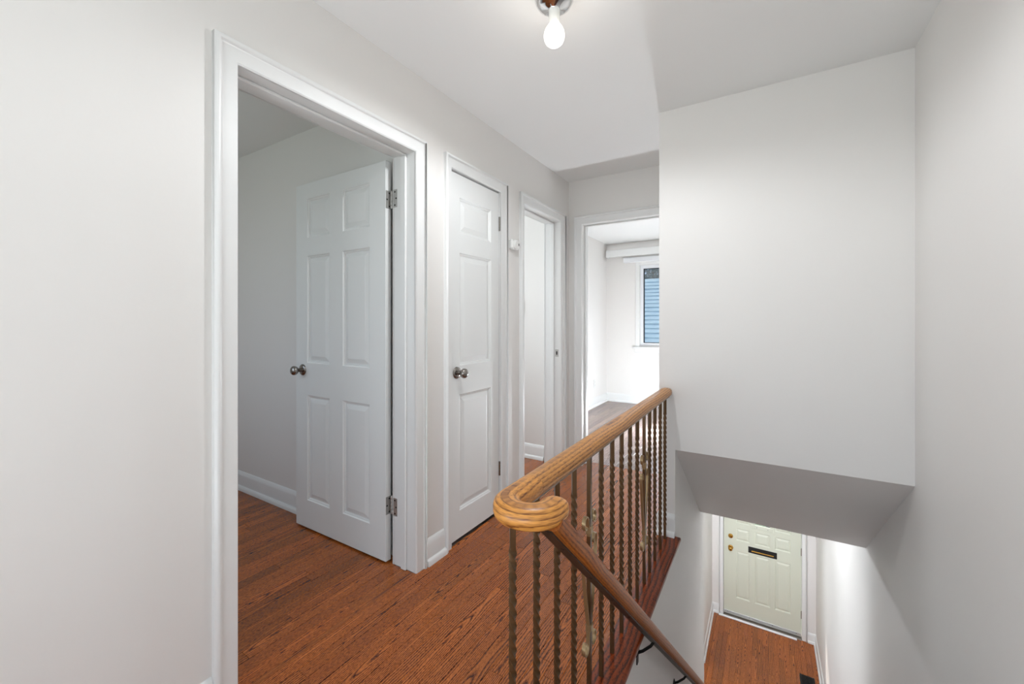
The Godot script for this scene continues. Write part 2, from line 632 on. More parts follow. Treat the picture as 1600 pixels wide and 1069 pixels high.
# ------------------------------------------------------------------ scene
func _ready():
	rng.seed = 7
	# camera: level, the horizon a little above the middle of the frame
	var cam := Camera3D.new()
	cam.name = "camera"
	add_child(cam)
	cam.position = Vector3(0, 1.215, 0)
	cam.rotation.y = atan2(396.0, 645.0)
	var near := 0.05
	cam.keep_aspect = Camera3D.KEEP_HEIGHT
	cam.set_frustum(1069.0 / 645.0 * near, Vector2(0, -30.5 / 645.0 * near), near, 200.0)
	cam.current = true
	# sky and exposure
	var we := WorldEnvironment.new()
	we.name = "world_environment"
	var env := Environment.new()
	env.background_mode = Environment.BG_SKY
	env.sky = Sky.new()
	var sky := ProceduralSkyMaterial.new()
	sky.sky_top_color = rgb8(110, 160, 215)
	sky.sky_horizon_color = rgb8(200, 218, 232)
	sky.ground_bottom_color = rgb8(90, 96, 84)
	sky.ground_horizon_color = rgb8(180, 190, 190)
	env.sky.sky_material = sky
	env.background_energy_multiplier = 0.9
	env.tonemap_mode = Environment.TONE_MAPPER_LINEAR
	env.tonemap_exposure = 1.33
	env.sdfgi_enabled = true
	env.ssao_enabled = true
	env.ssil_enabled = true
	we.environment = env
	add_child(we)
	# the sun, high over the neighbour's roof
	var sun := DirectionalLight3D.new()
	sun.name = "sun"
	sun.light_energy = 1.5
	sun.light_color = rgb8(255, 246, 232)
	sun.light_angular_distance = 0.6
	sun.shadow_enabled = true
	add_child(sun)
	sun.look_at_from_position(Vector3.ZERO, Vector3(0.5, -1.0, 1.0))
	# unseen fill lights added for hall and side rooms; daylight for living room, bedroom
	area("fill_hall", Vector3(-0.1, 0.6, 1.66), Vector3(0.1, 1.5, -1), Vector2(1.2, 1.0), 2.3, rgb8(238, 247, 255))
	area("fill_side", Vector3(-1.5, 0.65, 0.85), Vector3(1, 1.1, -0.1), Vector2(0.85, 1.0), 1.6, rgb8(238, 247, 255))
	area("fill_room", Vector3(-2.7, 1.5, 0.22), Vector3(0, 0, -1), Vector2(1.2, 1.2), 0.54, rgb8(238, 247, 252))
	area("fill_bath", Vector3(-3.25, 1.6, -2.75), Vector3(1, 0, 0), Vector2(0.7, 0.9), 1.5, rgb8(236, 246, 255))
	area("daylight_living", Vector3(-3.45, -1.5, -4.8), Vector3(1, 0, 0), Vector2(1.6, 1.5), 4.4, rgb8(240, 247, 255))
	area("daylight_bedroom", Vector3(-1.1, 1.47, -6.2), Vector3(0, 0, 1), Vector2(0.8, 1.0), 0.3, rgb8(236, 246, 255))

	make_materials()
	build_shell()
	build_trim()
	build_room_door()
	build_closet_door()
	build_front_door()
	build_railing()
	build_fixture()
	build_small_things()
	build_bedroom_window()
	build_outside()

func area(called: String, at: Vector3, towards: Vector3, size: Vector2, energy: float, c: Color):
	var l := AreaLight3D.new()
	l.name = called
	l.area_size = size
	l.light_energy = energy
	l.light_color = c
	l.area_range = 12.0
	l.shadow_enabled = true
	add_child(l)
	l.look_at_from_position(at, at + towards)

func build_shell():
	# --- floors
	var f: Node3D = slab("floor_hall", "warm brown oak strip floor of the upstairs hallway", "floor", Vector3(-1.59, -0.24, -3.42), Vector3(-0.455, -0.0082, 1.6), M.sub)
	planks(f, -1.45, -0.51, 1.6, -3.42, 0.0, 21, M.oak)
	planks(f, -1.59, -1.45, -0.66, -1.457, 0.0, 22, M.oak)
	planks(f, -1.59, -1.45, -2.508, -3.13, 0.0, 23, M.oak)
	var s := mb()                                      # landing behind the camera and the board that ends the floor over the stairs
	box(s, Vector3(-0.455, -0.24, -0.55), Vector3(0.561, -0.0082, 1.6))
	var landing = struct(obj("floor_landing", s, M.sub), "oak strip floor of the landing at the head of the stairs", "floor")
	planks(landing, -0.455, 0.561, 1.6, -0.55, 0.0, 24, M.oak)
	s = mb()
	box(s, Vector3(-0.512, -0.03, -2.477), Vector3(-0.408, 0.003, -0.6), 0.005)
	var edge := mb()
	for e in [[-0.512, -0.408]]:
		X = Transform3D()
		var pr := [Vector3(0, -0.03, 0), Vector3(0, 0.0025, 0)]
		var a := Vector3(-0.512, 0.003, -0.6)
		var b := Vector3(-0.4125, 0.003, -0.6)
		var c := Vector3(-0.4125, 0.003, -2.477)
		var d := Vector3(-0.512, 0.003, -2.477)
		var L := 1.877 / 1.3
		quad(edge, a, b, c, d, Vector3.UP, [Vector2(0, 0.005), Vector2(0, 0.066), Vector2(L, 0.066), Vector2(L, 0.005)])
		var prev := [b, c]
		for k in 7:
			var an := PI * (k + 1) / 7.0
			var off := Vector3(sin(an) * 0.008, -0.0125 + cos(an) * 0.0125 + 0.003, 0)
			var nb := Vector3(-0.4125, 0, -0.6) + off
			var nc := Vector3(-0.4125, 0, -2.477) + off
			edge.set_smooth_group(1)
			quad(edge, prev[0], prev[1], nc, nb, Vector3(1, 0.3 - k * 0.1, 0), [Vector2(0, 0.06), Vector2(L, 0.06), Vector2(L, 0.066), Vector2(0, 0.066)])
			prev = [nb, nc]
		edge.set_smooth_group(-1)
		quad(edge, prev[0], prev[1], Vector3(-0.512, -0.022, -2.477), Vector3(-0.512, -0.022, -0.6), Vector3.DOWN)
		quad(edge, a, d, Vector3(-0.512, -0.022, -2.477), Vector3(-0.512, -0.022, -0.6), Vector3.LEFT)
		quad(edge, a, b, Vector3(-0.4125, -0.022, -0.6), Vector3(-0.512, -0.022, -0.6), Vector3.BACK)
	struct(obj("trim_nosing", edge, M.nosing), "reddish oak nosing board edging the hall floor over the stairs", "floor edge")
	f = slab("floor_room", "darker oak strip floor inside the room behind the open door", "floor", Vector3(-4.0, -0.24, -1.54), Vector3(-1.59, -0.0082, 0.25), M.sub)
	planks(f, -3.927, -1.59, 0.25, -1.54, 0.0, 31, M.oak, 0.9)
	f = slab("floor_bath", "oak strip floor inside the doorway next to the closet", "floor", Vector3(-3.4, -0.24, -3.25), Vector3(-1.59, -0.0082, -2.3), M.sub)
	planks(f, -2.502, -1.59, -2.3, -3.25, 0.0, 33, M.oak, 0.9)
	f = slab("floor_bedroom", "oak strip floor of the far bedroom with a pale sheen painted in", "floor", Vector3(-2.11, -0.15, -6.25), Vector3(0.561, -0.0082, -3.42), M.sub)
	planks(f, -2.11, -0.2, -3.42, -6.25, 0.0, 35, M.oak_sheen)
	f = slab("floor_entry", "oak strip floor of the entry hall down the stairs", "floor", Vector3(-3.6, LF - 0.2, -6.63), Vector3(0.561, LF - 0.0082, -3.0), M.sub)
	planks(f, -0.655, 0.561, -3.7, -6.63, LF, 37, M.oak)
	# --- ceilings
	slab("ceiling", "flat white ceiling over the upstairs hallway", "ceiling", Vector3(-1.59, CE, -3.42), Vector3(0.68, CE + 0.12, 1.7), M.ceiling)
	slab("ceiling_room", "white ceiling inside the room behind the open door", "ceiling", Vector3(-4.1, CE, -1.6), Vector3(-1.59, CE + 0.12, 0.35), M.ceiling)
	slab("ceiling_bath", "white ceiling inside the doorway next to the closet", "ceiling", Vector3(-3.5, CE, -3.42), Vector3(-1.59, CE + 0.12, -1.6), M.ceiling)
	slab("ceiling_bedroom", "bright white ceiling of the far bedroom", "ceiling", Vector3(-2.25, CE, -6.4), Vector3(0.68, CE + 0.12, -3.42), M.ceiling)
	# --- upper walls
	wall_along_z("wall_left", "long white hallway wall with the three side doorways", -1.59, -1.45, -3.30, 1.6, -0.24, CE,
		[[0.4, 1.3, -0.0082, 2.05], [-1.474, -0.651, -0.0082, DH + 0.017], [-2.23, -1.705, -0.0082, DH + 0.022], [-3.147, -2.491, -0.0082, 2.067]])
	wall_along_x("wall_end", "white wall at the far end of the hallway around the bedroom doorway", -3.42, -3.30, -2.25, 0.561, 0.0, CE, [[-1.342, -0.553, 0.0, DH + 0.022]])
	wall_along_x("wall_back", "white wall closing the hallway at the near end", 1.6, 1.72, -1.59, 0.68, -0.24, CE, [[-0.72, 0.52, 0.06, 2.05]])
	wall_along_z("wall_right", "tall white wall on the right running down the staircase", 0.561, 0.681, -6.75, 1.6, LF - 0.2, CE)
	wall_along_z("wall_partition", "white partition end standing beside the stair railing", -0.523, -0.436, -3.30, -2.477, 0.0, CE)
	s = mb()                                           # the boxed-in front over the stairs and its sloping underside
	var p := [Vector2(-2.477, CE), Vector2(-2.477, 0.493), Vector2(-3.52, LC), Vector2(-3.66, LC), Vector2(-2.6, 0.52), Vector2(-2.6, CE)]
	for i in p.size():
		var a: Vector2 = p[i]
		var b: Vector2 = p[(i + 1) % p.size()]
		var n := Vector3(0, (b - a).orthogonal().y, (b - a).orthogonal().x)
		var mid := (a + b) / 2.0
		var hint := Vector3(0, mid.y - 0.7, mid.x + 2.75)
		if i == 0:
			hint = Vector3.BACK
		elif i == 1:
			hint = Vector3(0, -1, 0.6)
		elif i == 3:
			hint = Vector3(0, 1, -0.6)
		quad(s, Vector3(-0.436, a.y, a.x), Vector3(0.561, a.y, a.x), Vector3(0.561, b.y, b.x), Vector3(-0.436, b.y, b.x), hint)
	struct(obj("wall_front", s, M.wall), "white boxed wall hanging over the stairs with a sloping grey underside", "wall")
	# --- room behind the open door
	wall_along_x("wall_room_back", "shaded grey wall inside the room behind the open door", -1.66, -1.54, -4.1, -1.59, -0.24, CE)
	wall_along_z("wall_room_left", "far side wall of the room behind the open door", -4.1, -4.0, -1.54, 0.35, -0.24, CE)
	wall_along_x("wall_room_near", "window wall of the room behind the open door", 0.25, 0.35, -4.0, -1.59, -0.24, CE, [[-3.3, -2.1, 0.9, 2.1]])
	# --- closet and the room past it
	wall_along_x("wall_closet_back", "back of the narrow closet", -2.3, -1.66, -2.2, -2.1, -0.24, CE)
	wall_along_x("wall_bath_near", "wall between the closet and the next room", -2.35, -2.3, -3.4, -1.59, -0.24, CE)
	wall_along_x("wall_bath_back", "pale wall seen straight through the doorway next to the closet", -3.37, -3.25, -3.5, -1.59, -0.24, CE)
	wall_along_z("wall_bath_left", "window wall of the room next to the closet", -3.5, -3.4, -3.25, -2.35, -0.24, CE, [[-3.1, -2.4, 1.15, 2.05]])
	# --- bedroom
	wall_along_z("wall_bedroom_left", "brightly lit left wall of the far bedroom", -2.25, -2.11, -6.25, -3.42, -0.26, CE)
	wall_along_x("wall_bedroom_back", "white window wall of the far bedroom", -6.39, -6.25, -2.25, 0.68, -0.26, CE, [[-1.60, -0.6, 0.86, 2.07]])
	# --- below
	wall_along_z("wall_stairs_left", "white wall under the railing along the left of the stairs", -0.56, -0.436, -3.77, -0.55, LF - 0.2, 0.0, [[-2.477, -0.55, -0.022, 0.0]])
	wall_along_z("wall_entry_left", "white wall to the left of the front door down the stairs", -0.78, -0.66, -6.63, -5.55, LF - 0.2, LC)
	wall_along_x("wall_entry_end", "white wall around the front door at the foot of the stairs", -6.75, -6.63, -3.7, 0.561, LF - 0.2, LC, [[-0.534, 0.429, LF, LF + 2.068]])
	slab("ceiling_entry", "ceiling of the entry hall at the foot of the stairs", "ceiling", Vector3(-3.7, LC, -6.75), Vector3(0.561, LC + 0.02, -3.52), M.ceiling)
	wall_along_z("wall_living_left", "window wall of the living room at the foot of the stairs", -3.7, -3.6, -6.63, -2.9, LF - 0.2, LC, [[-5.6, -4.0, -2.25, -0.75]])
	wall_along_x("wall_living_near", "near wall of the living room at the foot of the stairs", -3.0, -2.9, -3.6, -0.56, LF - 0.2, LC + 0.02)
	slab("ceiling_living", "ceiling of the living room at the foot of the stairs", "ceiling", Vector3(-3.7, LC, -3.52), Vector3(-0.56, LC + 0.02, -2.9), M.ceiling)
	# --- the flight of stairs
	s = mb()
	for i in 14:
		box(s, Vector3(-0.436, LF, -0.55 - 0.222 * (i + 1)), Vector3(0.561, -0.1977 * (i + 1) - 0.025, -0.55 - 0.222 * i))
	var st = struct(obj("stairs", s, M.trim), "flight of stairs going down between the two white walls", "stairs")
	for i in 14:
		s = mb()
		box(s, Vector3(-0.434, -0.1977 * (i + 1) - 0.025, -0.55 - 0.222 * (i + 1)), Vector3(0.559, -0.1977 * (i + 1), -0.55 - 0.222 * i + 0.025), 0.006)
		obj("tread", s, M.nosing, st)

func build_trim():
	var R := Vector3.RIGHT
	var L := Vector3.LEFT
	var B := Vector3.BACK
	var F := Vector3.FORWARD
	door_frame("trim_1", "glossy white door casing around the open bedroom door at left", facing(Vector3(-1.45, 0, -0.668), F, R), 0.789, DH, 0.14, 0.048)
	door_frame("trim_2", "white casing around the narrow closed closet door", facing(Vector3(-1.45, 0, -1.722), F, R), 0.491, DH + 0.005, 0.14, 0.0, 0.72, 1.0, false)
	var t3 = door_frame("trim_3", "white casing around the open doorway between closet and end wall", facing(Vector3(-1.45, 0, -2.508), F, R), 0.622, 2.05, 0.14, 0.055, 0.75, 1.0)
	door_frame("trim_4", "white casing around the bright bedroom doorway at the hall end", facing(Vector3(-1.325, 0, -3.30), R, B), 0.755, DH + 0.005, 0.12, 0.05)
	# strike plate on the far jamb
	var s := mb()
	X = facing(Vector3(-1.45, 0, -3.13), R, B)
	box(s, Vector3(-0.047, 0.93, 0.0), Vector3(-0.017, 0.99, 0.0018), 0.0006)
	var sp := obj("strike_plate", s, M.hinge, t3)
	s = mb()
	box(s, Vector3(-0.038, 0.946, 0.0012), Vector3(-0.027, 0.974, 0.0022))
	obj("latch_hole", s, M.dark_slot, sp)
	X = Transform3D()
	# baseboards
	baseboard("baseboard_left", "white baseboard on the hall wall nearest the camera", Vector3(-1.45, 0, 0.4), Vector3(-1.45, 0, -0.597), R)
	baseboard("baseboard_left", "short white baseboard between the open door and the closet", Vector3(-1.45, 0, -1.528), Vector3(-1.45, 0, -1.67), R)
	baseboard("baseboard_left", "short white baseboard between the closet and the next doorway", Vector3(-1.45, 0, -2.284), Vector3(-1.45, 0, -2.455), R)
	baseboard("baseboard_partition", "short white baseboard across the partition end by the railing", Vector3(-0.523, 0, -2.477), Vector3(-0.436, 0, -2.477), B, Vector2(1, 0))
	baseboard("baseboard_partition", "white baseboard along the hall side of the partition", Vector3(-0.523, 0, -2.477), Vector3(-0.523, 0, -3.3), L, Vector2(1, 0))
	baseboard("baseboard_room", "shaded white baseboard inside the room behind the open door", Vector3(-4.0, 0, -1.54), Vector3(-1.59, 0, -1.54), B)
	baseboard("baseboard_bath", "white baseboard seen through the doorway next to the closet", Vector3(-3.4, 0, -3.25), Vector3(-1.66, 0, -3.25), B)
	baseboard("baseboard_bedroom", "white baseboard along the left wall of the far bedroom", Vector3(-2.11, 0, -3.42), Vector3(-2.11, 0, -6.25), R, Vector2(0, -1))
	baseboard("baseboard_bedroom", "white baseboard under the window of the far bedroom", Vector3(-2.11, 0, -6.25), Vector3(0.561, 0, -6.25), B, Vector2(-1, 0))
	baseboard("baseboard_entry", "white baseboard left of the front door running toward it", Vector3(-0.66, LF, -5.55), Vector3(-0.66, LF, -6.63), R, Vector2(0, -1))
	baseboard("baseboard_entry", "white baseboard on the right wall of the entry below", Vector3(0.561, LF, -3.7), Vector3(0.561, LF, -6.63), L, Vector2(0, -1))
	baseboard("baseboard_entry", "tiny white baseboard between left wall and front door casing", Vector3(-0.66, LF, -6.63), Vector3(-0.57, LF, -6.63), B, Vector2(-1, 0))
	baseboard("baseboard_entry", "tiny white baseboard between front door casing and right wall", Vector3(0.47, LF, -6.63), Vector3(0.561, LF, -6.63), B, Vector2(0, -1))

func build_room_door():
	# open leaf, standing square to the hall wall; local x runs from the free edge to the hinge edge
	var d := thing("door_1", "white six-panel door standing open into the dim room at left", "door")
	d.set_meta("kind", "structure")
	X = Transform3D(Basis(), Vector3(-2.405, 0, -1.437))
	var w := 0.776
	var cols := [[0.112, 0.322], [0.438, 0.657]]
	var rows := [[0.172, 0.789], [0.978, 1.605], [1.712, 1.94]]
	var rects := []
	for c in cols:
		for r in rows:
			rects.append([c[0], r[0], c[1], r[1]])
	var s := mb()
	leaf_body(s, w, 0.009, 2.032, 0.035, rects)
	obj("body", s, M.door, d)
	for r in rects:
		ring_panel(d, r[0], r[1], r[2], r[3], 0.0, M.door)
	knob(d, 0.068, 0.935, 0.0, M.nickel)
	# hinges: one plate on the leaf's edge, one on the jamb, knuckles between
	for y in [1.837, 0.289]:
		X = Transform3D(Basis(), Vector3(-1.629, y, -1.472))
		s = mb()
		box(s, Vector3(0.0, -0.045, 0.004), Vector3(0.0016, 0.045, 0.034), 0.0004)
		box(s, Vector3(0.033, -0.045, 0.0135), Vector3(0.062, 0.045, 0.0152), 0.0004)
		box(s, Vector3(0.006, -0.045, 0.004), Vector3(0.036, 0.045, 0.0056), 0.0004)
		var hg := obj("hinge", s, M.hinge, d)
		var keep := X
		for k in 5:
			X = keep * Transform3D(Basis(), Vector3(0.011, -0.0445 + 0.018 * k, 0.005))
			s = mb()
			lathe(s, [[0, 0], [0.0062, 0.0003], [0.0065, 0.001], [0.0065, 0.0165], [0.0062, 0.0172], [0, 0.0175]], 14)
			obj("knuckle", s, M.hinge, hg)
		X = keep
		for q in [[-0.033, 0.012], [0.0, 0.026], [0.033, 0.012]]:
			screw(hg, Vector3(0.0017, q[0], q[1]), Vector3.RIGHT, M.screw)
			screw(hg, Vector3(0.038 + q[1] * 0.6, q[0], 0.0154), Vector3.BACK, M.screw)
	X = Transform3D()

func build_closet_door():
	var d := thing("door_2", "narrow white three-panel closet door, closed, with a nickel knob", "door")
	d.set_meta("kind", "structure")
	X = facing(Vector3(-1.455, 0, -1.725), Vector3.FORWARD, Vector3.RIGHT)
	var w := 0.483
	var rects := [[0.085, 0.165, 0.395, 0.813], [0.085, 0.975, 0.395, 1.604], [0.085, 1.712, 0.395, 1.912]]
	var s := mb()
	leaf_body(s, w, 0.012, 2.04, 0.035, rects)
	obj("body", s, M.door, d)
	for r in rects:
		ring_panel(d, r[0], r[1], r[2], r[3], 0.0, M.door, 1.1)
	knob(d, 0.06, 0.937, 0.0, M.nickel)
	s = mb()
	box(s, Vector3(-0.002, 0.905, -0.02), Vector3(0.0045, 0.975, 0.0016))
	obj("latch_plate", s, M.dark_slot, d)
	for y in [1.845, 0.281]:
		var keep := X
		s = mb()
		for k in 5:
			X = keep * Transform3D(Basis(), Vector3(w + 0.0015, y - 0.0445 + 0.018 * k, 0.004))
			lathe(s, [[0, 0], [0.0058, 0.0004], [0.0062, 0.0014], [0.0062, 0.0158], [0.005, 0.0164], [0.005, 0.0176], [0, 0.0176]], 12)
		X = keep
		obj("hinge", s, M.nickel, d)
	X = Transform3D()

func build_front_door():
	var d := thing("door_3", "cream panelled front door with brass locks and mail slot", "door")
	d.set_meta("kind", "structure")
	X = Transform3D(Basis(), Vector3(-0.511, LF, -6.655))
	var w := 0.913
	var rects := []
	for c in [[0.155, 0.325], [0.385, 0.565], [0.622, 0.802]]:
		rects.append([c[0], 0.275, c[1], 0.942])
		rects.append([c[0], 1.09, c[1], 1.262])
		if c[0] > 0.38 and c[0] < 0.39:
			rects.append([0.35, 1.315, 0.6, 1.86])
		else:
			rects.append([c[0], 1.335, c[1], 1.86])
	var s := mb()
	leaf_body(s, w, 0.02, 2.045, 0.045, rects, false)
	obj("body", s, M.front, d)
	for r in rects:
		if r[3] - r[1] > 0.53 and r[3] - r[1] < 0.6 and r[2] - r[0] > 0.24:
			continue
		ring_panel(d, r[0], r[1], r[2], r[3], 0.0, M.front, 0.9)
	# lite: frame, two panes, bar
	s = mb()
	box(s, Vector3(0.345, 1.31, -0.02), Vector3(0.605, 1.362, 0.008), 0.004)
	box(s, Vector3(0.345, 1.815, -0.02), Vector3(0.605, 1.865, 0.008), 0.004)
	box(s, Vector3(0.345, 1.362, -0.02), Vector3(0.385, 1.815, 0.008), 0.004)
	box(s, Vector3(0.565, 1.362, -0.02), Vector3(0.605, 1.815, 0.008), 0.004)
	box(s, Vector3(0.471, 1.362, -0.02), Vector3(0.479, 1.815, 0.0), 0.002)
	var lf := obj("window_frame", s, M.front, d)
	for c in [[0.385, 0.471], [0.479, 0.565]]:
		s = mb()
		box(s, Vector3(c[0], 1.362, -0.018), Vector3(c[1], 1.815, -0.012))
		obj("pane", s, M.glass, lf)
	for x in [0.41, 0.54]:
		screw(lf, Vector3(x, 1.336, 0.0082), Vector3.BACK, M.screw, 0.004)
	# locks
	var keep := X
	X = keep * Transform3D(Basis(Vector3.RIGHT, Vector3.BACK, Vector3.DOWN), Vector3(0.088, 1.135, 0))
	s = mb()
	lathe(s, [[0.031, 0], [0.031, 0.006], [0.027, 0.014], [0.021, 0.017], [0, 0.0175]], 24)
	var db := obj("deadbolt", s, M.brass, d)
	s = mb()
	box(s, Vector3(-0.005, 0.017, -0.016), Vector3(0.005, 0.032, 0.016), 0.003)
	obj("thumb_turn", s, M.brass, db)
	X = keep
	knob(d, 0.088, 0.972, 0.0, M.brass, 1.0)
	# mail slot
	s = mb()
	box(s, Vector3(0.306, 0.963, 0), Vector3(0.644, 1.049, 0.005), 0.002)
	var ms := obj("mail_slot", s, M.dark_slot, d)
	s = mb()
	X = keep * Transform3D(Basis(Vector3.RIGHT, -0.35), Vector3(0.345, 0.985, 0.006))
	box(s, Vector3(0, 0, -0.002), Vector3(0.262, 0.04, 0.004), 0.0015)
	obj("flap", s, M.brass, ms)
	X = keep
	# sweep at the foot, with its screws
	s = mb()
	box(s, Vector3(0.0, 0.02, 0), Vector3(w, 0.065, 0.006), 0.002)
	var sw := obj("door_sweep", s, M.aluminium, d)
	for k in 4:
		screw(sw, Vector3(0.05 + k * 0.27, 0.05, 0.006), Vector3.BACK, M.screw, 0.005)
	for y in [1.14, 0.31, 1.85]:
		s = mb()
		box(s, Vector3(w - 0.003, y - 0.05, -0.01), Vector3(w + 0.018, y + 0.05, 0.006), 0.003)
		obj("hinge", s, M.steel, d)
	X = Transform3D()
	# frame and sill
	s = mb()
	X = facing(Vector3(-0.515, LF, -6.63), Vector3.RIGHT, Vector3.BACK)
	casing(s, 0.0, 0.925, 2.05, 0.0, 0.8, 0.8)
	var fr := obj("trim_5", s, M.trim)
	s = mb()
	box(s, Vector3(-0.02, 0, -0.12), Vector3(0.001, 2.06, 0.0015))
	box(s, Vector3(0.923, 0, -0.12), Vector3(0.945, 2.06, 0.0015))
	box(s, Vector3(-0.02, 2.048, -0.12), Vector3(0.945, 2.07, 0.0015))
	obj("jamb", s, M.trim, fr)
	struct(fr, "white casing around the cream front door", "door frame")
	s = mb()
	box(s, Vector3(-0.055, 0.001, 0.028), Vector3(0.868, 0.018, 0.06), 0.004)
	var sl := obj("trim_6", s, M.vinyl)
	s = mb()
	box(s, Vector3(-0.0, 0.0, -0.1), Vector3(0.925, 0.008, 0.028), 0.002)
	obj("sill", s, M.steel, sl)
	struct(sl, "white threshold strip on the floor below the front door", "threshold")
	X = Transform3D()

func build_railing():
	var r := thing("stair_railing", "oak handrail on twisted bronze iron balusters beside the stairwell", "railing")
	var sec := []
	for p in [[-0.012, -0.022], [0.012, -0.022], [0.022, -0.0205], [0.028, -0.015], [0.0305, -0.006], [0.0305, 0.004], [0.028, 0.0125], [0.022, 0.0185], [0.012, 0.022], [0.0, 0.0232], [-0.012, 0.022], [-0.022, 0.0185], [-0.028, 0.0125], [-0.0305, 0.004], [-0.0305, -0.006], [-0.028, -0.015], [-0.022, -0.0205]]:
		sec.append(Vector2(p[0], p[1]))
	var y := 0.822
	# level handrail, its far end rounded against the partition
	var path := []
	var sc := []
	for e in [[-2.474, 0.72], [-2.47, 0.86], [-2.462, 0.95], [-2.45, 1.0]]:
		path.append(Vector3(-0.48, y, e[0]))
		sc.append(e[1])
	for k in 19:
		path.append(Vector3(-0.48, y, lerpf(-2.4, -0.875, k / 18.0)))
		sc.append(1.0)
	var s := mb()
	rings(s, sweep(path, sec, Vector3.UP, sc), true, true, 0.8, Vector2(0.02, 0.23))
	obj("handrail", s, M.rail, r)
	# turned fitting at the near end: round the corner and back, rounded off over the lower rail
	path = []
	sc = []
	for k in 4:
		path.append(Vector3(-0.48, y, lerpf(-0.8745, -0.776, k / 3.0)))
		sc.append(1.0)
	for k in 18:
		var a := PI * (k + 1) / 18.0
		path.append(Vector3(-0.43 - cos(a) * 0.05, y, -0.776 + sin(a) * 0.05))
		sc.append(1.0)
	for e in [[0.008, 1.0], [0.016, 0.99], [0.024, 0.95], [0.031, 0.86], [0.036, 0.72], [0.04, 0.5], [0.0415, 0.25]]:
		path.append(Vector3(-0.38, y, -0.776 - e[0]))
		sc.append(e[1])
	s = mb()
	rings(s, sweep(path, sec, Vector3.UP, sc), true, true, 0.9, Vector2(0.28, 0.47))
	obj("turned_fitting", s, M.rail, r)
	# lower rail going down with the stairs
	path = []
	for k in 25:
		var t := k / 24.0
		path.append(Vector3(lerpf(-0.38, -0.362, t), lerpf(0.812, -1.72, t), lerpf(-0.762, -3.57, t)))
	s = mb()
	rings(s, sweep(path, sec, Vector3.UP), true, true, 0.8, Vector2(0.53, 0.72))
	obj("lower_handrail", s, M.rail_worn_shaded, r)
	# steel channels under both rails
	s = mb()
	box(s, Vector3(-0.494, 0.789, -2.47), Vector3(-0.466, 0.8005, -0.76), 0.001)
	obj("channel", s, M.steel, r)
	var strip := []
	for p in [[-0.0145, -0.0255], [0.0145, -0.0255], [0.0145, -0.0215], [-0.0145, -0.0215]]:
		strip.append(Vector2(p[0], p[1]))
	s = mb()
	rings(s, sweep(path, strip, Vector3.UP), true, true, 0.0, Vector2(0, 1), true)
	var lc := obj("channel", s, M.dark_iron, r)
	for k in 6:
		var t := 0.03 + k * 0.06
		var c := Vector3(lerpf(-0.38, -0.362, t), lerpf(0.812, -1.72, t), lerpf(-0.762, -3.57, t))
		var down := Vector3(0, -2.808, 2.532).normalized()
		screw(lc, c + down * 0.0255, down, M.black, 0.0055)
	# brackets from the stair wall to the lower rail
	for z in [-1.67, -2.44, -3.2]:
		var top := Vector3(-0.372, lerpf(0.812, -1.72, (-0.762 - z) / 2.808) - 0.03, z)
		var wall := Vector3(-0.4355, top.y - 0.06, z + 0.01)
		s = mb()
		rings(s, sweep([wall + Vector3(0.004, 0, 0), wall + Vector3(0.022, 0.012, -0.002), top + Vector3(-0.012, -0.02, 0.002), top], circle(0.0055, 10), Vector3.BACK), true, true)
		X = Transform3D(Basis(Vector3.UP, Vector3.RIGHT, Vector3.FORWARD), wall)
		lathe(s, [[0.019, 0], [0.019, 0.003], [0.014, 0.006], [0, 0.0065]], 18)
		X = Transform3D(Basis(Vector3.RIGHT, -atan2(2.532, 2.808)), top)
		box(s, Vector3(-0.011, 0.0, -0.03), Vector3(0.011, 0.004, 0.03), 0.001)
		X = Transform3D(Basis(Vector3.BACK, 0.0), wall)
		box(s, Vector3(0, -0.045, -0.011), Vector3(0.004, 0.0, 0.011), 0.0012)
		X = Transform3D()
		obj("wall_bracket", s, M.black, r)
	# balusters: 12.7 mm square bars, twisted between straight ends; the fifth and the eleventh plain, with scrolls
	var zs := [-0.785, -0.898, -1.015, -1.131, -1.254, -1.367, -1.486, -1.602, -1.72, -1.834, -1.955, -2.06, -2.172, -2.298, -2.42]
	for i in zs.size():
		var plain: bool = i == 4 or i == 10
		s = mb()
		var rr := []
		var n := 2 if plain else 130
		var h := 0.0092
		for k in n:
			var t := k / float(n - 1)
			var yy := lerpf(0.002, 0.79, t)
			var turn := 0.0 if plain else TAU * clampf((yy - 0.075) / 0.108, 0.0, 5.9)
			var ring := []
			for c in 4:
				var a := turn + PI / 4 + c * PI / 2
				ring.append(Vector3(-0.48 + cos(a) * h, yy, zs[i] + sin(a) * h))
			rr.append(ring)
		rings(s, rr, true, true, 0.0, Vector2(0, 1), true)
		var b := obj("baluster", s, M.iron, r)
		if plain:
			for side in [-1, 1]:
				scroll(b, zs[i], side)
			for yy in [0.243, 0.553]:
				s = mb()
				box(s, Vector3(-0.48 - 0.0095, yy - 0.012, zs[i] - 0.0125), Vector3(-0.48 + 0.0095, yy + 0.012, zs[i] + 0.0125), 0.003)
				obj("collar", s, M.scroll, b)

